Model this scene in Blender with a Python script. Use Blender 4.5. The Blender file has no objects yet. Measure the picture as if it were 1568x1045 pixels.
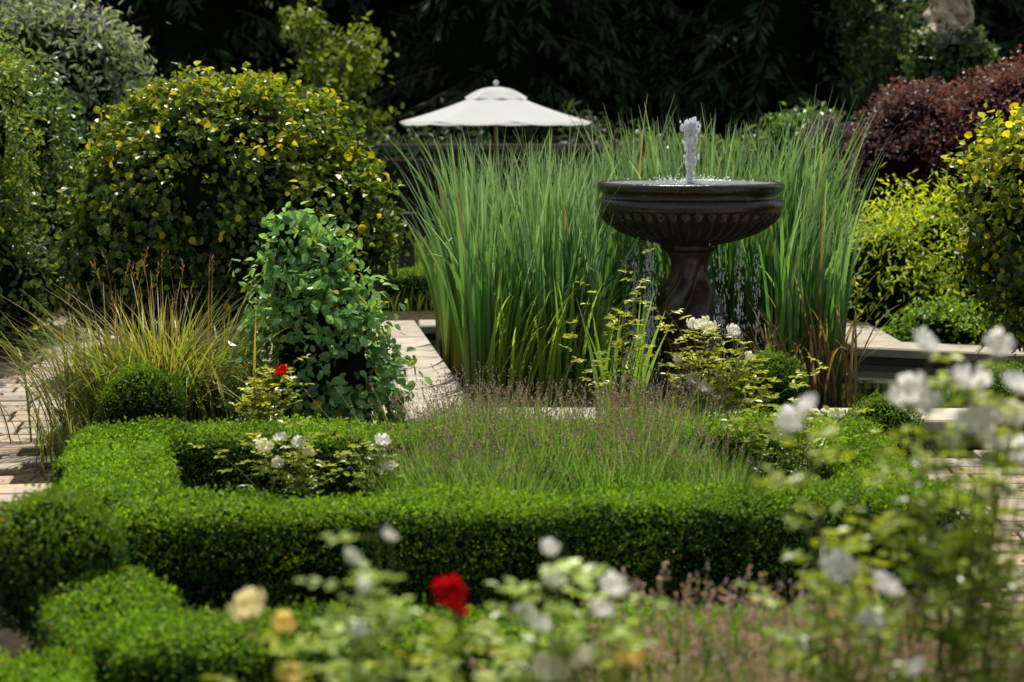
import bpy, math
import numpy as np
from mathutils import Vector
rng=np.random.default_rng(11)
sc=bpy.context.scene
R=lambda a,b,n=None: rng.uniform(a,b,n)
def nz(v): return v/np.maximum(np.linalg.norm(v,axis=-1,keepdims=True),1e-9)
_nd=[(nz(rng.normal(size=(1,3)))[0],rng.uniform(0,6.28)) for _ in range(9)]
def sn(p,f):
    o=0
    for i,(d,ph) in enumerate(_nd):
        ff=f*(1+.35*i)
        o=o+np.sin(p@d*ff+ph)/(1+.25*i)
    return o/3.2
def C(*c): return np.array(c,float)

# ---------------- mesh builder
class MB:
    def __init__(s): s.v=[];s.f=[];s.c=[];s.m=[];s.n=0
    def add(s,v,f,c,mat=0):
        v=np.asarray(v,float).reshape(-1,3);f=np.asarray(f,int).reshape(-1,4)
        c=np.asarray(c,float)
        if c.ndim==1: c=np.repeat(c[None],len(v),0)
        s.v.append(v);s.f.append(f+s.n);s.c.append(c);s.m.append(np.full(len(f),mat));s.n+=len(v)
    def build(s,name,mats,smooth=False,parent=None):
        v=np.concatenate(s.v);f=np.concatenate(s.f);c=np.concatenate(s.c);m=np.concatenate(s.m)
        me=bpy.data.meshes.new(name)
        me.vertices.add(len(v));me.vertices.foreach_set('co',v.ravel().astype(np.float32))
        me.loops.add(len(f)*4);me.loops.foreach_set('vertex_index',f.ravel().astype(np.int32))
        me.polygons.add(len(f));me.polygons.foreach_set('loop_start',(np.arange(len(f))*4).astype(np.int32))
        me.polygons.foreach_set('material_index',m.astype(np.int32))
        me.polygons.foreach_set('use_smooth',np.full(len(f),bool(smooth)))
        me.update(calc_edges=True)
        a=me.attributes.new('Col','FLOAT_COLOR','POINT')
        cc=np.ones((len(v),4),np.float32);cc[:,:3]=np.clip(c,0,1);a.data.foreach_set('color',cc.ravel())
        for mt in mats: me.materials.append(mt)
        o=bpy.data.objects.new(name,me);sc.collection.objects.link(o)
        if parent: o.parent=parent
        return o
LEAF=(C([0,0,0],[.3,-.5,.16],[.7,-.4,.1],[1,0,-.12],[.7,.4,.1],[.3,.5,.16]),C([0,1,2,3],[0,3,4,5]).astype(int))
DIA=(C([0,0,0],[.5,-.5,.12],[1,0,-.05],[.5,.5,.12]),C([[0,1,2,3]]).astype(int))
def scatter(mb,tm,pos,T,N,L,W,col,mat=0):
    tv,tf=tm;n=len(pos);T=nz(T);B=nz(np.cross(N,T));N=np.cross(T,B)
    L=np.broadcast_to(L,(n,));W=np.broadcast_to(W,(n,))
    v=pos[:,None]+tv[None,:,0,None]*(L[:,None,None]*T[:,None])+tv[None,:,1,None]*(W[:,None,None]*B[:,None])+tv[None,:,2,None]*(W[:,None,None]*N[:,None])
    f=(np.arange(n)*len(tv))[:,None,None]+tf[None]
    col=np.broadcast_to(col,(n,3));c=np.repeat(col,len(tv),0)
    mb.add(v,f,c,mat)
def blades(mb,base,ang,ln,lean,droop,w,c0,c1,c2,segs=6,flat=None,mat=0,pw=2.0,tp=2.2,twist=.9):
    n=len(base);ln=np.broadcast_to(ln,(n,));lean=np.broadcast_to(lean,(n,));droop=np.broadcast_to(droop,(n,));w=np.broadcast_to(w,(n,))
    d=np.stack([np.cos(ang),np.sin(ang),np.zeros(n)],1)
    fa=(ang+math.pi/2) if flat is None else flat
    rows=[];cols=[]
    c0,c1,c2=[np.broadcast_to(c,(n,3)) for c in (c0,c1,c2)]
    for i in range(segs+1):
        t=i/segs
        ff=fa+(t*twist if flat is not None else 0)
        ac=np.stack([np.cos(ff),np.sin(ff),np.zeros(n)],1)
        ce=base+d*(lean*ln*(.25*t+.75*t**pw))[:,None]
        ce[:,2]+=ln*t-droop*ln*t**3
        ww=w*.5*min(1,(1-t)*tp+.03)**.8*(.75+.25*min(1,t*4))
        rows+= [ce-ac*ww[:,None],ce+ac*ww[:,None]]
        cc=c0+(c1-c0)*min(1,t*2) if t<.5 else c1+(c2-c1)*(t*2-1)
        cols+=[cc,cc]
    v=np.stack(rows,1);c=np.stack(cols,1).reshape(-1,3)
    f=np.array([[2*i,2*i+1,2*i+3,2*i+2] for i in range(segs)])
    mb.add(v,(np.arange(n)*(2*segs+2))[:,None,None]+f[None],c,mat)
    return (rows[-1]+rows[-2])/2,nz((rows[-1]+rows[-2])-(rows[-3]+rows[-4]))
def tube(mb,pts,r0,r1,col,sides=5,mat=0):
    pts=np.asarray(pts,float);k=len(pts)
    tan=nz(np.gradient(pts,axis=0));ref=C(1,0,.1) if abs(tan[0,0])<.8 else C(0,1,.1)
    a=nz(np.cross(tan,ref));b=np.cross(tan,a)
    r=np.linspace(r0,r1,k);th=np.arange(sides)/sides*2*math.pi
    v=pts[:,None]+r[:,None,None]*(np.cos(th)[None,:,None]*a[:,None]+np.sin(th)[None,:,None]*b[:,None])
    f=[[i*sides+j,i*sides+(j+1)%sides,(i+1)*sides+(j+1)%sides,(i+1)*sides+j] for i in range(k-1) for j in range(sides)]
    mb.add(v,f,col,mat)
def bez(p0,p1,p2,k=7):
    t=np.linspace(0,1,k)[:,None];return (1-t)**2*C(*p0)+2*t*(1-t)*C(*p1)+t*t*C(*p2)
def sphere(mb,c,r,col,disp=.1,f=3.,mat=0,nu=28,nv=18):
    u=np.arange(nu)/nu*2*math.pi;v=np.linspace(0,math.pi,nv)
    U,V=np.meshgrid(u,v);d=np.stack([np.sin(V)*np.cos(U),np.sin(V)*np.sin(U),np.cos(V)],-1).reshape(-1,3)
    p=C(*c)+d*C(*r)*(1+disp*sn(d*1.0+C(*c),f))[:,None]
    fs=[[i*nu+j,(i+1)*nu+j,(i+1)*nu+(j+1)%nu,i*nu+(j+1)%nu] for i in range(nv-1) for j in range(nu)]
    mb.add(p,fs,col,mat)
def lathe(mb,prof,cx,cy,col,segs=120,mat=0):
    th=np.arange(segs)/segs*2*math.pi;rows=[]
    for p in prof:
        r,z=p[0],p[1];amp,n,tw=(p[2],p[3],p[4]) if len(p)>2 else (0,1,0)
        rr=r*(1+amp*(np.abs(np.cos(n*.5*(th+tw)))-.6))
        rows.append(np.stack([cx+rr*np.cos(th),cy+rr*np.sin(th),np.full(segs,z)],1))
    f=[[i*segs+j,i*segs+(j+1)%segs,(i+1)*segs+(j+1)%segs,(i+1)*segs+j] for i in range(len(prof)-1) for j in range(segs)]
    mb.add(np.stack(rows),f,col,mat)
def box(mb,c,s,rot=0,col=C(.3,.3,.3),bev=.0,mat=0):
    x,y,z=[q/2 for q in s]
    lv=[]
    for zz,i in ((-z,0),(z-bev,0),(z,bev)):
        for sx,sy in ((-1,-1),(1,-1),(1,1),(-1,1)): lv.append([sx*(x-i),sy*(y-i),zz])
    lv=C(*lv);ca,sa=math.cos(rot),math.sin(rot)
    v=np.stack([lv[:,0]*ca-lv[:,1]*sa+c[0],lv[:,0]*sa+lv[:,1]*ca+c[1],lv[:,2]+c[2]],1)
    f=[[3,2,1,0],[8,9,10,11]]
    for k in (0,4):
        for j in range(4): f.append([k+j,k+(j+1)%4,k+4+(j+1)%4,k+4+j])
    mb.add(v,f,col,mat)

# ---------------- materials
def newmat(name):
    m=bpy.data.materials.new(name);m.use_nodes=True;nt=m.node_tree;nt.nodes.clear()
    out=nt.nodes.new('ShaderNodeOutputMaterial');return m,nt,out
def leafmat(name,trans=.4,rough=.42,spec=.35,gain=1.6,base=1.6):
    m,nt,out=newmat(name);N=nt.nodes.new;L=nt.links.new
    a=N('ShaderNodeAttribute');a.attribute_name='Col'
    p=N('ShaderNodeBsdfPrincipled');p.inputs['Roughness'].default_value=rough;p.inputs['Specular IOR Level'].default_value=spec
    t=N('ShaderNodeBsdfTranslucent');mx=N('ShaderNodeMixShader');mx.inputs[0].default_value=trans
    def mul(c,k):
        g=N('ShaderNodeMix');g.data_type='RGBA';g.blend_type='MULTIPLY';g.inputs[0].default_value=1
        g.inputs[7].default_value=k;g.clamp_result=False;L(c,g.inputs[6]);return g.outputs[2]
    b=mul(a.outputs['Color'],(base,base,base,1))
    g=mul(b,(gain*1.1,gain*1.05,gain*.5,1)) if not name.startswith(('petal','canvas')) else b
    L(g,t.inputs['Color']);L(b,p.inputs['Base Color']);L(p.outputs[0],mx.inputs[1]);L(t.outputs[0],mx.inputs[2]);L(mx.outputs[0],out.inputs[0])
    return m
def surf(name,rough=.7,spec=.4,scale=6,var=.45,bump=.3,bscale=None,dist=.01,patch=None):
    m,nt,out=newmat(name);N=nt.nodes.new;L=nt.links.new
    a=N('ShaderNodeAttribute');a.attribute_name='Col'
    tc=N('ShaderNodeTexCoord')
    n=N('ShaderNodeTexNoise');n.inputs['Scale'].default_value=scale;n.inputs['Detail'].default_value=8;n.inputs['Roughness'].default_value=.65
    L(tc.outputs['Object'],n.inputs['Vector'])
    r=N('ShaderNodeMapRange');r.inputs[1].default_value=.3;r.inputs[2].default_value=.7;r.inputs[3].default_value=1-var;r.inputs[4].default_value=1+var
    L(n.outputs[0],r.inputs[0])
    mu=N('ShaderNodeVectorMath');mu.operation='SCALE';L(a.outputs['Color'],mu.inputs[0]);L(r.outputs[0],mu.inputs['Scale'])
    p=N('ShaderNodeBsdfPrincipled');p.inputs['Roughness'].default_value=rough;p.inputs['Specular IOR Level'].default_value=spec
    last=mu.outputs[0]
    if patch:
        n3=N('ShaderNodeTexNoise');n3.inputs['Scale'].default_value=patch[0];n3.inputs['Detail'].default_value=5
        L(tc.outputs['Object'],n3.inputs['Vector'])
        r3=N('ShaderNodeMapRange');r3.inputs[1].default_value=patch[1];r3.inputs[2].default_value=patch[1]+.12;L(n3.outputs[0],r3.inputs[0])
        mm=N('ShaderNodeMix');mm.data_type='RGBA';mm.inputs[7].default_value=(*patch[2],1);L(r3.outputs[0],mm.inputs[0]);L(last,mm.inputs[6]);last=mm.outputs[2]
    L(last,p.inputs['Base Color'])
    n2=N('ShaderNodeTexNoise');n2.inputs['Scale'].default_value=bscale or scale*4;n2.inputs['Detail'].default_value=8
    L(tc.outputs['Object'],n2.inputs['Vector'])
    b=N('ShaderNodeBump');b.inputs['Strength'].default_value=bump;b.inputs['Distance'].default_value=dist
    L(n2.outputs[0],b.inputs['Height']);L(b.outputs[0],p.inputs['Normal']);L(p.outputs[0],out.inputs[0])
    return m
M_leaf=leafmat('leaf')
M_gloss=leafmat('glossy_leaf',.36,.34,.5)
M_hedge=leafmat('box_leaf',.35,.5,.2,1.8,1.6)
M_reed=leafmat('reed_blade',.38,.33,.6,1.4,1.7)
M_petal=leafmat('petal',.5,.6,.2,1.0,1.0)
M_cloth=leafmat('canvas',.4,.85,.1,1.0,1.0)
M_dark=leafmat('conifer_needles',.1,.7,.12,1,1.05)
M_bark=surf('bark',.85,.2,12,.5,.8)
M_core=surf('inner_foliage',.95,.0,8,.5,.5)
M_stone=surf('pale_stone',.8,.25,4,.24,.5,60,.003,(2.2,.6,(.26,.23,.17)))
M_paver=surf('paver_stone',.8,.3,9,.28,.6,50,.005,(4,.64,(.2,.17,.12)))
M_soil=surf('soil',.95,.1,8,.5,1,30,.03)
M_fount=surf('wet_bronze_stone',.23,.6,7,.6,.5,28,.012)
M_wood=surf('dark_wood',.7,.3,14,.4,.5)

# ---------------- ground
g=MB();g.add([[-150,-40,0],[150,-40,0],[150,260,0],[-150,260,0]],[[0,1,2,3]],C(.05,.036,.022));g.build('ground',[M_soil])
g=MB();g.add([[-60,19,.004],[60,19,.004],[60,70,.004],[-60,70,.004]],[[0,1,2,3]],C(.05,.075,.018));g.build('lawn',[M_soil])
g=MB();n=16000
b=np.stack([R(-4.5,4,n),R(19,29,n),np.zeros(n)],1)
cc=C(.11,.15,.03)*R(.6,1.4,(n,1))+C(.07,.05,.0)*(rng.random((n,1))>.6)
blades(g,b,R(0,6.28,n),R(.1,.35,n),R(.1,.6,n),.1,.014,cc*.5,cc,cc*1.2,3)
g.build('meadow_grass',[M_leaf])
# fallen leaf litter on beds and paths
g=MB();n=2600
b=np.stack([R(-4.5,4.5,n),R(4,18,n),R(.036,.05,n)],1);ok=~((b[:,0]>-.9)&(b[:,0]<4.9)&(b[:,1]>11.4)&(b[:,1]<16.7));b=b[ok];n=len(b)
l=R(.02,.05,n);scatter(g,LEAF,b,rng.normal(size=(n,3))*C(1,1,.1),rng.normal(0,.2,(n,3))+C(0,0,1),l,l*.6,np.where(rng.random((n,1))<.5,C(.2,.13,.04),C(.10,.09,.03))*R(.5,1.3,(n,1)))
g.build('fallen_leaves',[M_leaf])

# ---------------- pavers
def pavers(name,x0,x1,y0,y1,rot,mask,org=(0,0),z=.03):
    mb=MB();y=y0;ca,sa=math.cos(rot),math.sin(rot)
    while y<y1:
        d=rng.uniform(.19,.28);x=x0-rng.uniform(0,.3)
        while x<x1:
            w=rng.uniform(.26,.55);cx,cy=x+w/2,y+d/2
            wx,wy=org[0]+cx*ca-cy*sa,org[1]+cx*sa+cy*ca
            if mask(wx,wy):
                k=rng.uniform(.68,1.15);c=C(.47,.385,.285)*k+C(.04,0,-.03)*rng.uniform(-1,1)
                box(mb,(wx,wy,z/2+rng.uniform(-.004,.004)),(w-.025,d-.025,z+.01),rot+rng.uniform(-.025,.025),c,.008)
            x+=w
        y+=d
    return mb.build(name,[M_paver])
def lx(y): return -2.72-.155*(y-9)
pavers('stone_path',-7,0,4,22,.12,lambda x,y: x<lx(y) and x>lx(y)-3.2 and y<19.2,(0,0))
pavers('stone_path',1,9,3,12,-.06,lambda x,y: x>2.2 and x<7 and 6.9<y<10.6)
pavers('stone_path',-3,1,9,18,.11,lambda x,y: -1.75<x+.115*(y-11.3)<-.76 and 9.9<y<17)

# ---------------- pond
pg=bpy.data.objects.new('pond',None);sc.collection.objects.link(pg)
inner=[(-.22,11.5),(-.90,16.4),(3.0,16.7),(3.0,14.75),(4.9,14.0),(4.9,11.45)]
m,nt,out=newmat('pond_water');p=nt.nodes.new('ShaderNodeBsdfPrincipled')
p.inputs['Base Color'].default_value=(.012,.014,.008,1);p.inputs['Roughness'].default_value=.06
nn=nt.nodes.new('ShaderNodeTexNoise');nn.inputs['Scale'].default_value=9;bb=nt.nodes.new('ShaderNodeBump');bb.inputs['Strength'].default_value=.25;bb.inputs['Distance'].default_value=.02
nt.links.new(nn.outputs[0],bb.inputs['Height']);nt.links.new(bb.outputs[0],p.inputs['Normal']);nt.links.new(p.outputs[0],out.inputs[0])
M_water=m
mb=MB();mb.add([[-.18,11.5,.03],[4.9,11.45,.03],[3.0,14.75,.03],[-.6,14.75,.03]],[[0,1,2,3]],C(.1,.1,.1))
mb.add([[4.9,11.45,.03],[4.9,14.0,.03],[3.0,14.75,.03],[3.95,13.1,.03]],[[0,1,2,3]],C(.1,.1,.1))
mb.add([[-.6,14.752,.03],[3.0,14.752,.03],[3.0,16.7,.03],[-.85,16.4,.03]],[[0,1,2,3]],C(.1,.1,.1))
mb.build('water',[M_water],parent=pg)
mb=MB();ni=len(inner)
for i in range(ni):
    a=C(*inner[i]);b=C(*inner[(i+1)%ni]);d=b-a;Ln=np.linalg.norm(d);d/=Ln
    nrm=C(-d[1],d[0])
    w=.49;ang=math.atan2(d[1],d[0])
    k=max(1,round(Ln/1.25));
    ext=w if i in(0,5,4,1) else 0
    sl=(Ln+ext)/k
    for j in range(k):
        c2=a+d*(sl*(j+.5))+nrm*(w/2)
        kk=rng.uniform(.85,1.1)
        box(mb,(c2[0],c2[1],.125+i*.004),(sl-.012,w,.08),ang,C(.50,.44,.35)*kk,.014)
    c2=a+d*Ln/2+nrm*(w/2+.02)
    box(mb,(c2[0],c2[1],.042),(Ln,w-.06,.082),ang,C(.14,.12,.09),.0)
mb.build('coping',[M_stone],parent=pg)

# ---------------- hedges
def hleaves(mb,p,nr,bright=1.):
    n=len(p)
    p=p+nr*(sn(p,9)*.022+sn(p,34)*.012+rng.normal(0,.013,n)+.035*(rng.random(n)<.025))[:,None]
    T=nz(rng.normal(size=(n,3))+nr*.5+C(0,0,.5));N=nz(nr+rng.normal(0,.55,(n,3)))
    L=R(.014,.028,n)
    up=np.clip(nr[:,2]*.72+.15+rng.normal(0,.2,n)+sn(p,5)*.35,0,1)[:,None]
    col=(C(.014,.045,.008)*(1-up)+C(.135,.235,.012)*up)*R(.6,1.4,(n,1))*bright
    br=(rng.random(n)<.015)[:,None];col=np.where(br,C(.18,.13,.03),col)
    scatter(mb,DIA,p,T,N,L,L*.62,col)
def hedge(name,a,b,w,h,z0=0,dens=8500,bright=1.):
    a=C(*a);b=C(*b);d=b-a;Ln=np.linalg.norm(d);d/=Ln;nr=C(-d[1],d[0]);mb=MB()
    dim=C(Ln/2,w/2,h);ar=[Ln*w,2*Ln*h,2*w*h];n=int(sum(ar)*dens)
    f=rng.choice(3,n,p=np.array(ar)/sum(ar));sg=rng.choice([-1,1],n)
    q=np.stack([R(-1,1,n)*dim[0],R(-1,1,n)*dim[1],R(0,1,n)*dim[2]],1)
    q[f==0,2]=dim[2];q[f==1,1]=sg[f==1]*dim[1];q[f==2,0]=sg[f==2]*dim[0]
    r=.08;inn=np.stack([np.clip(q[:,0],-dim[0]+r,dim[0]-r),np.clip(q[:,1],-dim[1]+r,dim[1]-r),np.clip(q[:,2],0,dim[2]-r)],1)
    nn=nz(q-inn);q=inn+nn*r
    def W(q,o=1):
        v=np.zeros_like(q);c=(a+b)/2*o
        v[:,0]=c[0]+q[:,0]*d[0]+q[:,1]*nr[0];v[:,1]=c[1]+q[:,0]*d[1]+q[:,1]*nr[1];v[:,2]=q[:,2]+z0*o;return v
    P=W(q);NN=W(nn,0);P=P+NN*(sn(P,2.6)*.035)[:,None]
    hleaves(mb,P,NN,bright)
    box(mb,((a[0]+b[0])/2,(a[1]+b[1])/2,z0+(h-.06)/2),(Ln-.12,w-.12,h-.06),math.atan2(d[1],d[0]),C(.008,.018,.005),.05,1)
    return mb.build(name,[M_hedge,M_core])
def ball(name,c,r,dens=9000,sx=1.,bright=1.):
    mb=MB();n=int(12.6*r*r*dens);d=nz(rng.normal(size=(n,3)))
    hleaves(mb,C(*c)+d*r*C(sx,1,1)*(1+.06*sn(d,3))[:,None],d,bright)
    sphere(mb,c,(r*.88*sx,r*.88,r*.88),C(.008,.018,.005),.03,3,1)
    tube(mb,[(c[0],c[1],0),(c[0],c[1],c[2]*.5),(c[0],c[1],c[2])],.03,.025,C(.08,.06,.04),6,1)
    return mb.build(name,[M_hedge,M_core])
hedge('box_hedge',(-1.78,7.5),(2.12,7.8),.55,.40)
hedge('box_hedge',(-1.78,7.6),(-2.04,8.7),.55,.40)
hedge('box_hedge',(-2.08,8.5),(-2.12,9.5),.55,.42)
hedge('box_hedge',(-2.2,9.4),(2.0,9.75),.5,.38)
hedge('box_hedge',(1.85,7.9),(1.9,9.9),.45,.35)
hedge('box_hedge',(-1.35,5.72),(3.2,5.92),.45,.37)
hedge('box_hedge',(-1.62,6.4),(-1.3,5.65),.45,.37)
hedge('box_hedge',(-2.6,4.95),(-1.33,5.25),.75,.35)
hedge('box_hedge',(-3.2,19.3),(-.6,19.6),.5,.42,dens=3000)
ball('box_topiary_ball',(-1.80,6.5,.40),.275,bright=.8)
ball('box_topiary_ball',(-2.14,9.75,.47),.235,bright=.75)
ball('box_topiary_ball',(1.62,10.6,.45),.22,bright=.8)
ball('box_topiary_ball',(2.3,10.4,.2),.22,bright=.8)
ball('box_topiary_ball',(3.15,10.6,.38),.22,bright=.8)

# ---------------- shrubs
def shrub(name,blobs,n,L,asp,top,low,csz=.1,per=22,mat=None,core=.8,tm=LEAF,yel=.0,yc=(.32,.3,.02),droop=.3,corecol=(.008,.014,.004),trunk=True,lump=.12,bias=0.,rough=.05,ypow=1.):
    mb=MB();top=C(*top);low=C(*low)
    vol=np.array([b[3]*b[4]+b[4]*b[5]+b[3]*b[5] for b in blobs]);vol=vol/vol.sum()
    for bl,fr in zip(blobs,vol):
        c=C(*bl[:3]);r=C(*bl[3:]);K=max(4,int(n*fr/per))
        d=nz(rng.normal(size=(K,3)));d[:,2]=np.where(d[:,2]<-.75,-d[:,2],d[:,2])
        rad=1+lump*sn(d+c,3.2)+rng.normal(0,rough,K)-.12*(rng.random(K)<.35)
        cp=c+d*r*rad[:,None];cb=rng.normal(0,.22,K)
        idx=rng.integers(0,K,int(n*fr));m_=len(idx)
        p=cp[idx]+rng.normal(0,csz,(m_,3))*C(1,1,.8);dd=d[idx]
        keep=p[:,2]>.02;p=p[keep];dd=dd[keep];idx=idx[keep];m_=len(idx)
        N=nz(dd*.8+C(0,0,.5)+rng.normal(0,.45,(m_,3)));T=nz(rng.normal(size=(m_,3))+dd*.4-C(0,0,droop))
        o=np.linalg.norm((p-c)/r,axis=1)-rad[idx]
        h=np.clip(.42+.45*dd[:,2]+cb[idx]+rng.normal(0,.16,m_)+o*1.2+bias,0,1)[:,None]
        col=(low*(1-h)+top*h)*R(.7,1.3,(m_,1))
        if yel: 
            y=(rng.random(m_)<yel*(.2+1.4*h[:,0])**ypow)[:,None];col=np.where(y,C(*yc)*R(.6,1.2,(m_,1)),col)
        l=R(.65,1.25,m_)*L
        scatter(mb,tm,p,T,N,l,l*asp,col)
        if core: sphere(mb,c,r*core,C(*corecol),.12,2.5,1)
        if trunk:
            for k in range(4):
                e=c+nz(rng.normal(size=3)+C(0,0,.6))*r*.8
                tube(mb,bez((c[0]+rng.uniform(-.1,.1),c[1]+rng.uniform(-.1,.1),0),(c[0],c[1],c[2]*.6),e),.035,.008,C(.07,.05,.035),6,1)
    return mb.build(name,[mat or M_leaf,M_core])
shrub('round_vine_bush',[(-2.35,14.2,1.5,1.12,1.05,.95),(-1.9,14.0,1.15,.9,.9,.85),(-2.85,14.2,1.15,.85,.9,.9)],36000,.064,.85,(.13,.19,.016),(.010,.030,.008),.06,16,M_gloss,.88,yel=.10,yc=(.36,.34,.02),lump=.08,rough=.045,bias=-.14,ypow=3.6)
shrub('broadleaf_shrub',[(-1.25,11.0,.6,.43,.42,.56),(-1.38,11.1,1.0,.26,.3,.42),(-1.05,10.95,.42,.3,.3,.4),(-1.45,11.0,1.36,.13,.12,.17),(-1.2,11.0,1.25,.12,.12,.18),(-1.0,11.0,.95,.14,.12,.16)],4200,.072,.62,(.15,.27,.10),(.035,.10,.03),.055,9,M_gloss,.6,yel=.04,lump=.25,bias=.1,rough=.12)
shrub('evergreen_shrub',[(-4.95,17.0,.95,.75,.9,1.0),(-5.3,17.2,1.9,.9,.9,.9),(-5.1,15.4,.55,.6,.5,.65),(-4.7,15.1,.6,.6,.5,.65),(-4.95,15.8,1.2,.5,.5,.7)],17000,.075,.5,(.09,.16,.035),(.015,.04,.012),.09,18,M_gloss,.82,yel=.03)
shrub('buddleia_shrub',[(-5.4,20.5,2.6,1.05,1.,.95),(-6.6,21,2.9,1.2,1.,1.2),(-5.2,20.6,1.4,1.,1.,1.2)],12000,.12,.32,(.19,.23,.16),(.05,.085,.045),.13,16,M_leaf,.75,yel=.02,yc=(.16,.09,.34))
shrub('yellow_green_shrub',[(-4.65,14.8,2.0,.42,.6,1.0),(-4.85,15.2,1.3,.45,.6,.8)],7000,.075,.35,(.15,.20,.035),(.04,.075,.02),.1,16,M_leaf,.6,yel=.06)
shrub('dwarf_conifer',[(-4.3,18.6,.8,.42,.4,.85)],4500,.06,.25,(.17,.2,.02),(.06,.09,.015),.05,16,M_leaf,.8,tm=DIA,droop=-1)
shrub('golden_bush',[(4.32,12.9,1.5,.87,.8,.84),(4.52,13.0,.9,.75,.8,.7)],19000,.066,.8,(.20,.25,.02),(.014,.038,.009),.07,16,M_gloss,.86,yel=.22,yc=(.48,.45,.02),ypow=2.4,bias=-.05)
pc=dict(corecol=(.012,.004,.006))
shrub('purple_barberry',[(4.85,20.5,1.55,.9,.9,.95)],10000,.055,.6,(.10,.045,.055),(.03,.014,.02),.07,18,M_leaf,.85,**pc)
shrub('purple_barberry',[(5.8,19.6,1.7,1.0,.9,1.05)],10000,.055,.6,(.13,.05,.06),(.035,.014,.02),.07,18,M_leaf,.85,**pc)
shrub('purple_barberry',[(4.2,22.5,1.4,.5,.5,.7)],3000,.06,.6,(.06,.03,.08),(.02,.010,.025),.08,18,M_leaf,.85,**pc)
shrub('laurel_shrub',[(4.1,23.8,1.5,.75,.7,.75),(3.6,24,1.1,.8,.7,.8)],5000,.1,.45,(.08,.15,.03),(.025,.06,.015),.1,16,M_gloss,.8)
shrub('laurel_shrub',[(1.9,25,1.15,.7,.7,.7),(2.6,25,1.0,.8,.7,.8)],4000,.1,.45,(.10,.15,.03),(.025,.05,.015),.1,16,M_gloss,.8)
shrub('fern_shrub',[(3.65,16.9,.45,.55,.6,.75),(4.3,17.3,.6,.7,.6,.8),(5.0,16.6,.55,.8,.6,.7),(5.7,17.5,.7,.9,.8,.9)],15000,.08,.28,(.27,.36,.03),(.05,.12,.015),.09,14,M_leaf,.7,yel=.2,yc=(.45,.45,.03),rough=.14,bias=.05)
shrub('ground_cover',[(4.1,15.8,.2,.6,.3,.22),(5.0,14.9,.2,.7,.3,.3)],3500,.06,.6,(.15,.24,.03),(.04,.09,.015),.07,14,M_leaf,.6)
shrub('shadow_shrubbery',[(x,31+rng.uniform(-.6,.6),rng.uniform(.7,1.1),1.5,1,rng.uniform(.8,1.3)) for x in np.arange(-17,19,2.0)],22000,.16,.4,(.03,.05,.018),(.012,.022,.009),.18,16,M_leaf,.8)

def tree(name,x,y,h,cr,n,top,low,L=.14):
    mb=MB();tube(mb,bez((x,y,0),(x+.15,y,h*.4),(x,y,h*.85)),.09,.02,C(.08,.06,.04),8,1)
    for i in range(16):
        a=rng.uniform(0,6.28);z0=h*rng.uniform(.35,.8);ln=cr*rng.uniform(.6,1.1)*(1.1-.5*z0/h)
        e=C(x+math.cos(a)*ln,y+math.sin(a)*ln,z0+ln*rng.uniform(.2,.8))
        pts=bez((x,y,z0),(x+math.cos(a)*ln*.5,y+math.sin(a)*ln*.5,z0+.1),e);tube(mb,pts,.03,.006,C(.08,.06,.04),5,1)
        m_=n//16;t=R(.3,1.08,m_);p=C(x,y,z0)+(e-C(x,y,z0))*t[:,None]+rng.normal(0,cr*.14,(m_,3))
        hh=np.clip(.5+(p[:,2]-e[2])*.8+rng.normal(0,.2,m_),0,1)[:,None]
        l=R(.7,1.2,m_)*L;scatter(mb,LEAF,p,rng.normal(size=(m_,3))-C(0,0,.5),rng.normal(0,.5,(m_,3))+C(0,0,1),l,l*.5,(C(*low)*(1-hh)+C(*top)*hh)*R(.7,1.3,(m_,1)))
    return mb.build(name,[M_leaf,M_bark])
tree('maple_tree',-3.1,28,4.3,1.1,2200,(.16,.20,.02),(.03,.055,.015),.15)
tree('birch_tree',7.2,33,6.5,1.5,1800,(.06,.10,.025),(.02,.035,.012),.16)

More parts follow.
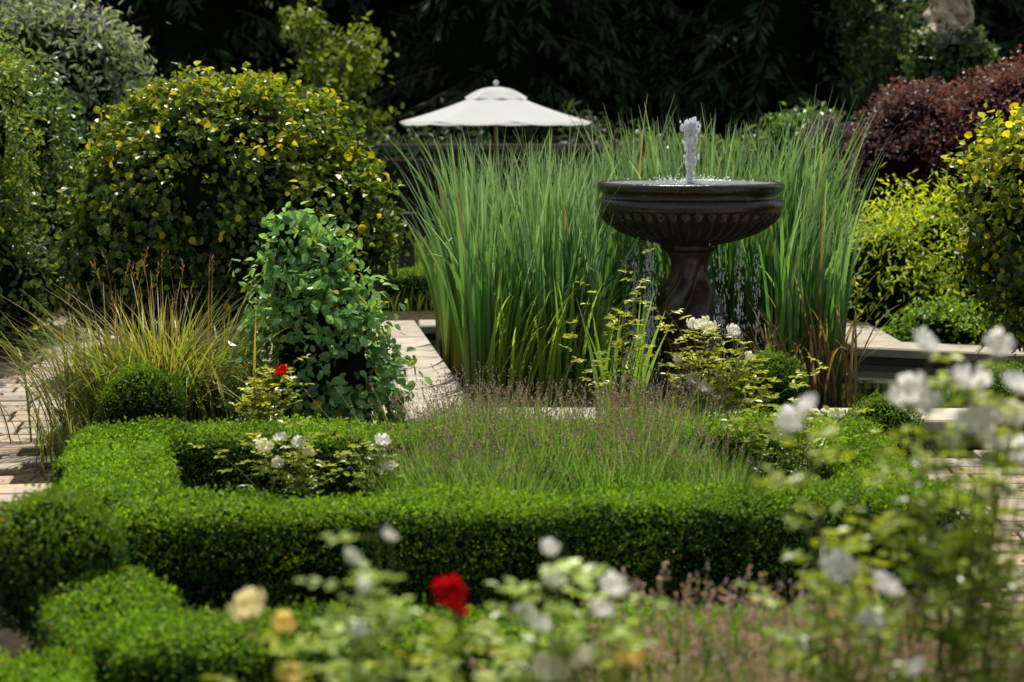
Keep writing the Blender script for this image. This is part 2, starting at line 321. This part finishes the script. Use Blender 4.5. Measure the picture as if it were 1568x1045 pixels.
# ---------------- conifers
def conifer(name,x,y,h,r,n,nb=230,col=(.02,.032,.014)):
    mb=MB();tube(mb,[(x,y,0),(x,y,h*.5),(x,y,h)],.28,.03,C(.05,.04,.03),8,1)
    t=np.sqrt(R(0.0,1,nb));t=1-t;t=np.clip(t,.01,.98);a=R(0,6.28,nb);ln=r*(1-t)**.75*R(.75,1.15,nb)
    for i in range(0,nb,3):
        d=C(math.cos(a[i]),math.sin(a[i]),0);b0=C(x,y,h*t[i]+.2);tube(mb,bez(b0,b0+d*ln[i]*.5+C(0,0,.1),b0+d*ln[i]-C(0,0,.25*ln[i]),5),.05,.01,C(.05,.04,.03),4,1)
    k=rng.integers(0,nb,n);s=R(.15,1.03,n)**.7
    d=np.stack([np.cos(a[k]),np.sin(a[k]),np.zeros(n)],1)
    p=C(x,y,.2)+d*(ln[k]*s)[:,None];p[:,2]+=h*t[k]+.1*np.sin(s*3)-.25*ln[k]*s*s
    side=np.stack([-d[:,1],d[:,0],np.zeros(n)],1)*rng.choice([-1,1],n)[:,None]
    p=p+side*(R(0,.35,n)*(1.1-s)*1.2)[:,None]+C(0,0,-1)*(R(0,.25,n))[:,None]
    T=d*.5+side*.6-C(0,0,.7)*R(.3,2,(n,1))+rng.normal(0,.2,(n,3));N=rng.normal(0,.7,(n,3))+C(0,0,.5)-d*.2
    l=R(.18,.42,n)
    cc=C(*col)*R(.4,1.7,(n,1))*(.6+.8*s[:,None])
    scatter(mb,DIA,p,T,N,l,l*.22,cc)
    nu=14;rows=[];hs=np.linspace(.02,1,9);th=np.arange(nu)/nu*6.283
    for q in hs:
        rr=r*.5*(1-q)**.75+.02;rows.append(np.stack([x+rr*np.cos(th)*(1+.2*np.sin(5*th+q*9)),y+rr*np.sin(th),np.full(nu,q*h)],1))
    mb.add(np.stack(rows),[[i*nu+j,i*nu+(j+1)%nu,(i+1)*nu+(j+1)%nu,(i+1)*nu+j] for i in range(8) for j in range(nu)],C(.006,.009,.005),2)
    return mb.build(name,[M_dark,M_bark,M_core])
for x in np.arange(-19,20,3.1):
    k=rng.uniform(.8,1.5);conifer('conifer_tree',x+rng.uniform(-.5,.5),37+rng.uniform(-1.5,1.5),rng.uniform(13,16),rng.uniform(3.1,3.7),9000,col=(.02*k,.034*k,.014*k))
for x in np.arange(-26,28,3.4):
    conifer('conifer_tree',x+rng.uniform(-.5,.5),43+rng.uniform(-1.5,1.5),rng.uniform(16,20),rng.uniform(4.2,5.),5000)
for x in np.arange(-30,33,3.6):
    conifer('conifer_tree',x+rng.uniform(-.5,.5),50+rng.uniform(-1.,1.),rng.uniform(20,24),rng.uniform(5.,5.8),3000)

# ---------------- fence
mb=MB()
for z,hh in ((1.72,.09),(1.45,.12),(1.1,.12)):
    box(mb,(0,29.2,z),(26,.06,hh),0,C(.14,.12,.09) if z>1.6 else C(.045,.035,.025),.01)
for x in np.arange(-13,13.1,2.0): box(mb,(x,29.26,.9),(.12,.055,1.8),0,C(.05,.04,.03),.01)
for x in np.arange(-12.9,13,.17): box(mb,(x,29.33,.75),(.14,.02,1.5),0,C(.03,.024,.017)*rng.uniform(.6,1.3),.003)
mb.build('wooden_fence',[M_wood])

# ---------------- umbrella
ug=bpy.data.objects.new('patio_umbrella',None);sc.collection.objects.link(ug)
ux,uy=-.24,26.;mb=MB()
def canopy(r0,z0,r1,z1,sag,k=8,sub=6,rad=6,col=C(.95,.95,.93)):
    vs=[];nu=k*sub
    for i in range(rad+1):
        t=i/rad
        for j in range(nu):
            th=(j/nu)*2*math.pi+.2;fr=(j%sub)/sub;w=math.cos(math.pi/k)/math.cos((fr-.5)*2*math.pi/k)
            r=(r0+(r1-r0)*t)*(1+(w-1)*t)
            z=z0+(z1-z0)*t-sag*math.sin(math.pi*t)-.035*math.sin(math.pi*fr)*t
            vs.append([ux+r*math.cos(th),uy+r*math.sin(th),z])
    mb.add(vs,[[i*nu+j,(i+1)*nu+j,(i+1)*nu+(j+1)%nu,i*nu+(j+1)%nu] for i in range(rad) for j in range(nu)],col)
canopy(.36,2.50,1.46,2.14,.02);canopy(.02,2.66,.48,2.50,-.04)
canopy(1.46,2.14,1.463,2.115,0,rad=1)
mb.build('canopy',[M_cloth],parent=ug)
mb=MB();tube(mb,[(ux,uy,0),(ux,uy,1.3),(ux,uy,2.64)],.03,.028,C(.16,.09,.05),10)
lathe(mb,[(.001,2.76),(.03,2.745),(.045,2.72),(.03,2.69),(.02,2.67),(.03,2.64)],ux,uy,C(.7,.68,.6),16)
for j in range(8):
    th=j/8*6.283+.2;tube(mb,[(ux,uy,2.5),(ux+.7*math.cos(th),uy+.7*math.sin(th),2.28),(ux+1.4*math.cos(th),uy+1.4*math.sin(th),2.12)],.012,.01,C(.16,.09,.05),5)
lathe(mb,[(.001,.13),(.06,.13),(.08,.1),(.3,.08),(.32,0)],ux,uy,C(.1,.1,.1),24)
mb.build('pole_and_ribs',[M_wood],parent=ug)
mb=MB();lathe(mb,[(.001,.76),(.6,.76),(.61,.74),(.6,.72),(.05,.71)],ux,uy,C(.12,.07,.04),32)
for a in range(4): th=a*1.57+.4;tube(mb,[(ux+.4*math.cos(th),uy+.4*math.sin(th),.72),(ux+.5*math.cos(th),uy+.5*math.sin(th),0)],.03,.025,C(.12,.07,.04),6)
mb.build('garden_table',[M_wood])
mb=MB();lathe(mb,[(.001,1.05),(.12,1.05),(.13,1.0),(.1,.98),(.095,.6),(.11,.3),(.15,.28),(.16,0)],-1.27,20.5,C(.05,.04,.03),20);mb.build('bollard_post',[M_wood],True)
mb=MB();box(mb,(-4.35,17.7,.22),(.42,.35,.38),.2,C(.5,.43,.33),.03);box(mb,(-4.35,17.7,.44),(.5,.42,.06),.2,C(.55,.48,.38),.015);mb.build('stone_block',[M_stone])
mb=MB();box(mb,(-6.45,21.9,2.2),(.12,.12,4.4),0,C(.28,.16,.08),.005);mb.build('wooden_post',[M_wood])

# ---------------- statue on ivy pillar
sx,sy=6.05,24.
mb=MB();box(mb,(sx,sy,1.6),(.6,.6,3.2),.1,C(.22,.2,.16),.02);box(mb,(sx,sy,3.25),(.7,.7,.12),.1,C(.35,.32,.25),.03);mb.build('stone_pillar',[M_stone])
mb=MB()
P=[(.34,3.32),(.35,3.36),(.31,3.42),(.27,3.5),(.28,3.6),(.25,3.7),(.26,3.8),(.22,3.9),(.23,4.0),(.19,4.12),(.17,4.22),(.19,4.35),(.24,4.5),(.25,4.58),(.2,4.64),(.08,4.68),(.07,4.73),(.1,4.78),(.12,4.86),(.11,4.94),(.07,5.0),(.001,5.02)]
P=[(np.interp(i/3,range(22),[q[0] for q in P]),np.interp(i/3,range(22),[q[1] for q in P])) for i in range(64)]
lathe(mb,[(r*(1+.08*math.sin(z*23)*(z<4.2)),z,.5 if z<4.2 else .06,5,(z-3.3)*2.2+.3*math.sin(z*9)) for r,z in P],sx,sy,C(.60,.50,.34),72)
tube(mb,bez((sx-.2,sy,4.56),(sx-.42,sy-.1,4.4),(sx-.15,sy-.25,4.2)),.065,.045,C(.5,.43,.32),10)
tube(mb,bez((sx+.2,sy,4.56),(sx+.44,sy,4.3),(sx+.28,sy-.1,3.95)),.065,.045,C(.5,.43,.32),10)
tube(mb,bez((sx+.1,sy-.1,3.3),(sx+.35,sy-.1,3.55),(sx+.2,sy-.1,3.8)),.10,.04,C(.5,.43,.32),10)
M_stat=surf('weathered_stone',.9,.2,7,.6,1.,25,.03,(6.,.53,(.12,.11,.07)))
mb.build('garden_statue',[M_stat],True)
shrub('ivy',[(sx,sy,2.98,.56,.5,.42),(sx,sy,1.9,.62,.55,.7),(sx-.1,sy,.9,.75,.6,.9)],10000,.09,.8,(.06,.11,.025),(.015,.04,.010),.07,16,M_gloss,.8)

# ---------------- reeds
mb=MB()
def reeds(n,fx,fy,hr,cx,cy,spread=.10,leanx=.05):
    y=fy(n);x=fx(y,n);b=np.stack([x,y,np.full(n,.02)],1)
    b[:,:2]+=sn(b*C(1,1,0),8)[:,None]*.06
    ang=np.arctan2(y-cy,x-cx)+rng.normal(0,1.1,n)
    dist=np.hypot(x-cx,y-cy)
    ln=R(0,1,n)**.7*(hr[1]-hr[0])+hr[0];ln=ln*(1+.08*sn(b,3.1)+.06*sn(b,11))
    lean=np.abs(rng.normal(.06,spread,n))+dist*leanx
    k=R(.5,1.35,(n,1));blue=R(0,1,(n,1))
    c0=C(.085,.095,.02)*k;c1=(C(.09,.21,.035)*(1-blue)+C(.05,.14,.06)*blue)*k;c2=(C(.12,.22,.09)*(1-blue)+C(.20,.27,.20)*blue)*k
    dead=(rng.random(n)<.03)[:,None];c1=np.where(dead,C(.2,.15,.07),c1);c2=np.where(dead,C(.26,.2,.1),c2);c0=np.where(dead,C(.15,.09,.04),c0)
    dr=np.where(rng.random(n)<.18,R(.1,.5,n),R(0,.06,n))
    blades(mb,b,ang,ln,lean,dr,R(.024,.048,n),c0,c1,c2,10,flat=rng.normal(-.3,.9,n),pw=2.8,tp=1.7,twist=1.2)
reeds(1250,lambda y,n:-.30-.115*(y-12.3)+R(0,1,n)*(.98+.45*(y>13.7)),lambda n:12.45+3.1*R(0,1,n)**1.2,(1.15,2.05),.15,13.6,.13,.03)
reeds(260,lambda y,n:R(.2,1.0,n),lambda n:R(13.6,15.8,n),(1.3,2.0),.6,14.5,.12)
reeds(1150,lambda y,n:R(.95,2.65,n),lambda n:13.7+2.4*R(0,1,n)**1.2,(1.3,2.25),1.7,14.6,.13,.06)
reeds(240,lambda y,n:R(2.0,2.55,n),lambda n:12.85+1.2*R(0,1,n),(1.,1.8),1.8,13.6,.12)
n=520;y=12.25+1.2*R(0,1,n);x=-.2+R(0,.9,n)-.1*(y-12);k=R(.6,1.25,(n,1))
blades(mb,np.stack([x,y,np.full(n,.02)],1),R(-1.8,.8,n),R(.5,1.25,n),R(.1,.65,n),R(0,.35,n),R(.02,.032,n),C(.13,.15,.03)*k,C(.17,.27,.03)*k,C(.18,.27,.06)*k,8,tp=1.6)
n=200
x=np.where(rng.random(n)<.6,R(1.9,2.6,n),R(-.15,.5,n));y=R(12.4,13.4,n)
blades(mb,np.stack([x,y,np.full(n,.02)],1),R(0,6.28,n),R(.4,1.1,n),R(.1,.7,n),R(0,.5,n),.02,C(.12,.07,.03),C(.18,.12,.05),C(.2,.16,.07),7)
for i in range(16):
    x=rng.uniform(0.0,2.5);y=rng.uniform(13.8,15.5);z=rng.uniform(1.85,2.1)
    tube(mb,[(x,y,0),(x+.02,y,1.),(x+.03,y,z)],.006,.004,C(.12,.14,.04),5);tube(mb,[(x+.03,y,z-.25),(x+.03,y,z-.15),(x+.03,y,z-.08)],.014,.012,C(.07,.04,.02),7)
mb.build('pond_reeds',[M_reed])

# ---------------- fountain
fg=bpy.data.objects.new('stone_fountain',None);sc.collection.objects.link(fg)
fx,fy=1.33,12.8;mb=MB();fc=C(.024,.017,.012)
G=lambda r,z,a=.0:(r,z,a,44,0)
prof=[(.60,1.60),(.64,1.655),(.655,1.668),(.675,1.674),(.697,1.665),(.703,1.645),(.695,1.62),(.678,1.605),(.66,1.595),(.655,1.57),(.665,1.555),(.69,1.545),(.70,1.525),(.70,1.49),(.69,1.47),(.675,1.46)]
prof=[G(*q) for q in prof]+[G(.672,1.45,.03),G(.655,1.42,.07),G(.62,1.38,.09),G(.565,1.335,.09),G(.49,1.29,.09),G(.40,1.255,.08),G(.30,1.225,.05),G(.235,1.215),G(.215,1.20),G(.22,1.18),G(.20,1.165),G(.17,1.15)]
lathe(mb,prof,fx,fy,fc,264)
pp=[(.17,1.15),(.15,1.11),(.135,1.06),(.13,1.0),(.14,.95),(.165,.9),(.195,.84),(.225,.77),(.245,.69),(.25,.61),(.245,.53),(.225,.46),(.215,.40),(.235,.37)]
lathe(mb,[(r,z,.5*min(1,max(0,(1.12-z)*4)),5,(1.15-z)*2.8) for r,z in np.array([[np.interp(t,np.arange(14),[q[0] for q in pp]),np.interp(t,np.arange(14),[q[1] for q in pp])] for t in np.linspace(0,13,60)])],fx,fy,C(.045,.028,.018),120)
lathe(mb,[(.235,.37),(.27,.36),(.28,.33),(.27,.3),(.25,.28),(.3,.25),(.36,.22),(.37,.16),(.37,0)],fx,fy,fc,64)
mb.build('bowl_and_pedestal',[M_fount],True,fg)
mb=MB()
rr=np.linspace(.02,.645,20)
m,nt,out=newmat('fountain_water');p=nt.nodes.new('ShaderNodeBsdfPrincipled');p.inputs['Base Color'].default_value=(.5,.54,.55,1);p.inputs['Roughness'].default_value=.12
nn=nt.nodes.new('ShaderNodeTexNoise');nn.inputs['Scale'].default_value=35;bb=nt.nodes.new('ShaderNodeBump');bb.inputs['Strength'].default_value=.8;bb.inputs['Distance'].default_value=.02
nt.links.new(nn.outputs[0],bb.inputs['Height']);nt.links.new(bb.outputs[0],p.inputs['Normal']);nt.links.new(p.outputs[0],out.inputs[0]);M_fw=m
lathe(mb,[(r,1.662+.004*math.sin(r*60)) for r in rr],fx,fy,C(.5,.5,.5),96)
mb.build('bowl_water',[M_fw],True,fg)
m,nt,out=newmat('water_spray');p=nt.nodes.new('ShaderNodeBsdfPrincipled');p.inputs['Base Color'].default_value=(.95,.96,.96,1);p.inputs['Roughness'].default_value=.2
t=nt.nodes.new('ShaderNodeBsdfTranslucent');t.inputs[0].default_value=(.95,.96,.96,1);mx=nt.nodes.new('ShaderNodeMixShader');mx.inputs[0].default_value=.6
nt.links.new(p.outputs[0],mx.inputs[1]);nt.links.new(t.outputs[0],mx.inputs[2]);nt.links.new(mx.outputs[0],out.inputs[0]);M_spray=m
mb=MB()
def drop(c,r,st=1.): sphere(mb,c,(r,r,r*st),C(.8,.8,.8),.0,1,0,6,5)
for i in range(520):
    t=rng.random()**.7;z=1.66+.46*t;w=.016+.030*t
    drop((fx+rng.normal(0,w*.6),fy+rng.normal(0,w*.6),z+rng.normal(0,.01)),rng.uniform(.005,.014),rng.uniform(1,2.6))
tube(mb,[(fx,fy,1.6),(fx+.003,fy,1.75),(fx-.004,fy,1.85),(fx+.002,fy,2.0)],.012,.020,C(.8,.8,.8),8)
for i in range(160):
    a=rng.uniform(0,6.28);r=abs(rng.normal(0,.2));drop((fx+r*math.cos(a),fy+r*math.sin(a),1.675+abs(rng.normal(0,.02))),rng.uniform(.003,.008),1)
mb.build('water_jet',[M_spray],True,fg)
mb=MB()
for a0,cnt,rad in ((3.5,520,.33),(3.9,330,.40),(3.2,360,.40),(3.0,160,.45),(5.4,200,.33),(5.8,330,.40),(6.1,190,.50),(5.1,60,.42)):
    for i in range(cnt):
        a=a0+rng.normal(0,.10);z=1.24-rng.random()**.8*1.2
        r_=rad+rng.normal(0,.014)+.03*(1.2-z)
        drop((fx+r_*math.cos(a),fy+r_*math.sin(a),z),rng.uniform(.0018,.0048),rng.uniform(1.5,5))
mb.build('falling_water',[M_spray],True,fg)

# ---------------- arching grass
mb=MB();n=1800
cx,cy=-2.3,11.1
r=np.abs(rng.normal(0,.24,n));a=R(0,6.28,n);b=np.stack([cx+r*np.cos(a)*1.6,cy+r*np.sin(a),np.zeros(n)],1)
k=R(.45,1.1,(n,1));y=R(0,1,(n,1))**1.3
blades(mb,b,a+rng.normal(0,.6,n),R(.6,1.2,n),np.clip(rng.normal(.45,.28,n),.02,1.1),R(.05,.65,n),R(.009,.018,n),C(.06,.06,.02)*k,(C(.16,.16,.03)*y+C(.08,.15,.025)*(1-y))*k,(C(.33,.24,.07)*y+C(.2,.24,.04)*(1-y))*k,9)
n=22;a=R(0,6.28,n);b=np.stack([cx+R(-.4,.4,n),cy+R(-.2,.2,n),np.zeros(n)],1)
tp_,td=blades(mb,b,a,R(1.0,1.3,n),R(.05,.3,n),0,.006,C(.12,.1,.03),C(.2,.13,.05),C(.2,.1,.04),6)
for j in range(8): scatter(mb,DIA,tp_-td*(.015*j),td+rng.normal(0,.35,(n,3)),rng.normal(size=(n,3)),.035,.01,C(.14,.09,.05))
mb.build('arching_grass',[M_leaf])
mb=MB();n=260;b=np.stack([R(-2.9,-2.5,n),R(10.2,11.5,n),np.zeros(n)],1);k=R(.6,1.3,(n,1))
blades(mb,b,R(0,6.28,n),R(.25,.55,n),R(.1,.8,n),R(0,.4,n),.010,C(.06,.08,.02)*k,C(.11,.15,.03)*k,C(.2,.17,.05)*k,6)
mb.build('border_grass',[M_leaf])
mb=MB();n=14;b=np.stack([R(.5,.85,n),R(11.0,11.2,n),np.zeros(n)],1)
blades(mb,b,R(0,6.28,n),R(.6,1.05,n),R(.02,.45,n),0,R(.025,.04,n),C(.1,.17,.03),C(.13,.24,.04),C(.16,.26,.05),6,flat=R(-.5,.5,n))
mb.build('iris_leaves',[M_leaf])

# ---------------- lavender
def lavender(name,x0,x1,y0,y1,nst,h,cs=(.12,.08,.12),gr=1.,sp=.015):
    mb=MB();n=nst
    nc=max(6,int((x1-x0)*(y1-y0)*16));cc=np.stack([R(x0,x1,nc),R(y0,y1,nc)],1)
    i=rng.integers(0,nc,n);off=rng.normal(0,.08,(n,2));b=np.zeros((n,3));b[:,:2]=cc[i]+off
    ang=np.arctan2(off[:,1],off[:,0])
    lean=np.clip(np.hypot(off[:,0],off[:,1])*2.6+rng.normal(0,.08,n),0,.8)
    ln=R(h*.68,h*1.15,n)*(1+.1*sn(b,4));k=R(.7,1.3,(n,1))
    tp,td=blades(mb,b,ang,ln,lean,0,.0055,C(.06,.10,.03)*k,C(.13,.2,.05)*k,C(.16,.19,.09)*k,4,flat=R(0,3.14,n),pw=1.5)
    for j in range(6):
        kk=R(.6,1.5,(n,1));g_=(rng.random((n,1))<.35)
        col=np.where(g_,C(.17,.13,.08),C(*cs))*kk
        scatter(mb,DIA,tp-td*(sp*.58*j-.01),td*.8+rng.normal(0,.55,(n,3)),rng.normal(size=(n,3)),sp,sp*.6,col)
    m2=int(n*5.*gr);i=rng.integers(0,nc,m2);off=rng.normal(0,.09,(m2,2));b=np.zeros((m2,3));b[:,:2]=cc[i]+off;k=R(.6,1.3,(m2,1))
    blades(mb,b,np.arctan2(off[:,1],off[:,0])+rng.normal(0,.4,m2),R(h*.35,h*.88,m2),R(.05,.5,m2),0,.008,C(.04,.08,.02)*k,C(.09,.19,.035)*k,C(.14,.23,.06)*k,4,flat=R(0,3.14,m2))
    mb.build(name,[M_leaf])
lavender('lavender',-.65,1.15,8.35,9.2,750,.45,gr=2.2)
lavender('lavender',-.5,1.15,9.1,10.2,1350,.57,gr=1.2)
lavender('lavender',.32,1.45,4.6,5.35,2000,.56,(.24,.165,.19),.3,.019)
lavender('lavender',.3,.9,4.3,4.8,300,.46,(.22,.16,.17),.3,.019)

# ---------------- roses
def rose(mb,c,R0,col,ax=None,mat=1,layers=((1.,1.75,5),(.85,2.0,5),(.66,2.25,5),(.45,2.5,4))):
    ax=nz(C(*(ax if ax is not None else (rng.normal(0,.5),rng.normal(-.4,.5),1))));a=nz(np.cross(ax,C(.3,1,.1)));b=np.cross(ax,a)
    c=C(*c);col=C(*col)
    for li,(sc_,ph,k) in enumerate(layers):
        for j in range(k):
            az=(j+.5*li)/k*6.283+rng.normal(0,.12);nu,nv=5,5;V=[]
            hw=3.6/k*.55
            for iv in range(nv):
                v=iv/(nv-1);fi=.15+v*(ph-.15)
                for iu in range(nu):
                    u=iu/(nu-1)*2-1;th=az+u*hw*(1-.25*v*v)
                    f2=fi-.35*v*u*u;rr=R0*sc_*(1+.12*v*v*rng.normal(1,.3))
                    V.append(c+rr*(math.sin(f2)*(math.cos(th)*a+math.sin(th)*b)-math.cos(f2)*ax*.8)+ax*R0*.1*rng.normal(0,.4)*v)
            F=[[iv*nu+iu,iv*nu+iu+1,(iv+1)*nu+iu+1,(iv+1)*nu+iu] for iv in range(nv-1) for iu in range(nu-1)]
            mb.add(V,F,col*rng.uniform(.9,1.05)*(1-.03*li),mat)
def rosebush(name,base,tips,flowers,lc=(.27,.31,.03),lc2=(.09,.16,.02),leaf=.04,step=.065,start=.45,sr=.0035):
    mb=MB()
    allt=[(t,None) for t in tips]+[((f[0],f[1],f[2]-f[3]*.6),f) for f in flowers]
    for ti,(t,f) in enumerate(allt):
        b0=C(base[0]+rng.normal(0,.05),base[1]+rng.normal(0,.05),0);e=C(*t)
        if ti%2: b0=b0*.65+e*C(.35,.35,.55)
        mid=(b0+e)/2+C(*rng.normal(0,.06,3));mid[:2]=b0[:2]*.6+e[:2]*.4+rng.normal(0,.05,2)
        pts=bez(b0,mid,e,12);tube(mb,pts,sr*1.3,sr*.45,C(.10,.11,.03),5,0)
        st=start if not ti%2 else .1
        ln=np.linalg.norm(e-b0);k=max(2,int(ln*(1-st)/step))
        for q in range(k):
            s=st+(1-st)*(q+rng.random())/k*.97;x=s*11;i=int(x);p=pts[i]+(pts[min(i+1,11)]-pts[i])*(x-i)
            a=rng.uniform(0,6.28);d=nz(C(math.cos(a),math.sin(a),rng.uniform(-.1,.5)));L=leaf*rng.uniform(2,2.8)
            sd=nz(np.cross(d,C(0,0,1)));pe=p+d*L
            tube(mb,[p,p+d*L*.5+C(0,0,.004),pe],.0016,.001,C(.14,.15,.03),3,0)
            P=[];T=[]
            for o in (.45,.78):
                for sg in (-1,1): P.append(p+d*L*o);T.append(sd*sg+d*.45)
            P.append(pe);T.append(d)
            hh=np.clip((p[2]/max(e[2],.1)-.35)*1.3+rng.normal(0,.15),0,1)
            cc=(C(*lc2)*(1-hh)+C(*lc)*hh)*rng.uniform(.7,1.35)
            P=np.array(P);T=np.array(T)+rng.normal(0,.15,(5,3));l=leaf*R(.8,1.15,5)
            scatter(mb,LEAF,P,T,C(0,0,1)+rng.normal(0,.35,(5,3)),l,l*.62,cc,0)
        if f: 
            rose(mb,f[:3],f[3],f[4])
            th=R(0,6.28,5);sp=np.stack([np.cos(th),np.sin(th),np.full(5,-.5)],1)
            scatter(mb,DIA,np.repeat(C(f[0],f[1],f[2]-f[3]*.7)[None],5,0),sp,C(0,0,1)+rng.normal(0,.1,(5,3)),f[3]*.9,f[3]*.3,C(.09,.15,.03),0)
    return mb.build(name,[M_gloss,M_petal])
Wt=(.97,.95,.89);Cr=(.97,.93,.74);Ye=(.95,.76,.25);Rd=(.55,.004,.008)
def tipsaround(x,y,z,n,s,sz): return [(x+rng.normal(0,s),y+rng.normal(0,s*.6),z+rng.normal(0,sz)) for _ in range(n)]
rosebush('white_rose_bush',(1.12,4.35),tipsaround(1.15,4.35,1.2,12,.17,.14),
 [(1.01,4.3,1.43,.05,Wt),(1.06,4.3,1.40,.035,Wt),(1.07,4.35,1.55,.038,Wt),(1.17,4.3,1.47,.05,Wt),(1.16,4.25,1.36,.045,Wt),(1.25,4.35,1.30,.05,Wt),(1.27,4.2,1.47,.045,Wt),(1.21,4.3,1.38,.045,Wt),(1.24,4.3,1.55,.038,Wt),(1.28,4.3,1.37,.04,Wt),(1.12,4.3,1.30,.03,Wt)])
rosebush('white_rose_bush',(.8,4.1),tipsaround(.88,4.2,1.08,9,.13,.12),
 [(.66,4.0,1.405,.032,Wt),(.705,4.05,1.44,.028,Wt),(.775,3.95,1.06,.04,Wt),(.895,3.95,1.02,.036,Wt),(.85,3.95,.92,.036,Wt),(.97,4.0,.80,.03,Wt)])
rosebush('white_rose_bush',(1.35,4.6),tipsaround(1.4,4.6,1.05,7,.14,.2),[(1.36,4.5,1.24,.045,Wt)])
rosebush('white_rose_bush',(1.15,5.0),tipsaround(1.2,5.,.8,3,.18,.12),[])
rosebush('yellow_rose_bush',(-.55,4.0),tipsaround(-.5,4.,.80,6,.12,.05),[(-.64,4.0,.955,.045,(.97,.88,.50)),(-.55,4.0,.91,.03,Ye),(-.53,3.95,.80,.034,Ye)])
rosebush('red_rose_bush',(-.18,4.1),tipsaround(-.2,4.1,.82,7,.13,.06),[(-.15,4.0,.985,.04,Rd),(-.13,4.0,.955,.034,Rd)])
rosebush('cream_rose_bush',(.12,3.8),tipsaround(.1,3.8,.84,8,.13,.07),[(.09,3.8,.86,.042,Cr),(.16,3.8,.89,.034,Cr),(.26,3.85,.87,.026,Ye),(.29,3.85,.87,.024,Ye),(-.05,3.7,.86,.035,(.75,.8,.35))])
pl=dict(lc=(.3,.38,.10),start=.72,leaf=.042)  # next two bushes: small white blooms, partly leaf highlights put in as petals
rosebush('white_rose_bush',(.12,3.9),[(.1,3.9,1.15),(.12,3.9,1.1),(.2,3.9,1.05)],[(.10,3.9,1.05,.03,Wt),(.09,3.9,1.12,.022,Wt),(.24,3.9,1.03,.033,Wt),(.21,3.85,.99,.028,Wt),(.07,3.9,.94,.028,Wt),(.03,3.9,.96,.026,Wt)],**pl)
rosebush('white_rose_bush',(-.33,3.7),[(-.30,3.7,1.22),(-.35,3.7,1.13)],[(-.35,3.7,1.15,.022,Wt),(-.27,3.7,1.20,.018,Wt),(-.34,3.7,.98,.024,Wt),(-.33,3.7,1.08,.018,Wt)],**pl)
# mid beds
rosebush('white_rose_bush',(-1.15,8.75),tipsaround(-1.15,8.75,.45,16,.17,.07),[(-1.28,8.7,.45,.045,Cr),(-1.2,8.7,.50,.034,Wt),(-1.05,8.7,.42,.036,Cr),(-1.1,8.65,.48,.036,Wt),(-1.2,8.6,.38,.03,Cr)],lc=(.3,.31,.04),step=.045)
rosebush('white_rose_bush',(-.7,8.6),tipsaround(-.68,8.6,.42,7,.08,.06),[(-.66,8.6,.50,.04,Wt),(-.63,8.55,.38,.04,Wt)],lc=(.26,.3,.05),step=.05)
rosebush('red_rose_bush',(-1.5,10.1),tipsaround(-1.5,10.1,.6,14,.1,.06),[(-1.37,10.0,.66,.045,(.65,.005,.005))],lc=(.38,.37,.03),step=.045)
rosebush('white_rose_bush',(1.2,10.3),tipsaround(1.25,10.3,.75,34,.24,.15),[(1.14,10.2,.92,.05,Cr),(1.2,10.3,.88,.045,Cr),(1.35,10.3,.86,.045,Wt),(1.10,10.2,.58,.045,Wt),(1.16,10.1,.54,.045,Wt),(1.1,10.3,.90,.04,Wt),(1.45,10.3,.7,.035,Cr),(1.0,10.2,.7,.03,Cr)],lc=(.36,.36,.03),step=.055)
rosebush('white_rose_bush',(1.5,8.9),tipsaround(1.5,8.9,.55,24,.22,.1),[(1.45,8.8,.62,.03,Wt),(1.7,8.8,.6,.03,Wt)],lc=(.3,.35,.03),step=.055)
rosebush('white_rose_bush',(.65,10.4),tipsaround(.7,10.4,.82,15,.14,.18),[],lc=(.34,.34,.03),step=.055)

# ---------------- light, sky, camera
w=bpy.data.worlds.new('World');sc.world=w;w.use_nodes=True;nt=w.node_tree
bg=nt.nodes['Background'];sk=nt.nodes.new('ShaderNodeTexSky');sk.sky_type='NISHITA';sk.sun_disc=False
hs=nt.nodes.new('ShaderNodeHueSaturation');hs.inputs['Saturation'].default_value=.45
EL,AZ=math.radians(62),math.radians(-4)
sk.sun_elevation=EL;sk.sun_rotation=AZ;nt.links.new(sk.outputs[0],hs.inputs['Color']);nt.links.new(hs.outputs[0],bg.inputs[0]);bg.inputs[1].default_value=.11
sd=bpy.data.lights.new('sun','SUN');sd.energy=5.0;sd.angle=math.radians(.6);sd.color=(1,.95,.86)
so=bpy.data.objects.new('sun',sd);sc.collection.objects.link(so)
so.rotation_euler=Vector((math.sin(AZ)*math.cos(EL),math.cos(AZ)*math.cos(EL),math.sin(EL))).to_track_quat('Z','Y').to_euler()
cd=bpy.data.cameras.new('camera');co=bpy.data.objects.new('camera',cd);sc.collection.objects.link(co);sc.camera=co
co.location=(0,0,2.1);co.rotation_euler=(math.radians(90-7.24),0,0);cd.lens=60;cd.sensor_width=36;cd.clip_end=600
cd.dof.use_dof=True;cd.dof.focus_distance=11.3;cd.dof.aperture_fstop=1.8
sc.view_settings.view_transform='Standard';sc.view_settings.look='None';sc.view_settings.exposure=0
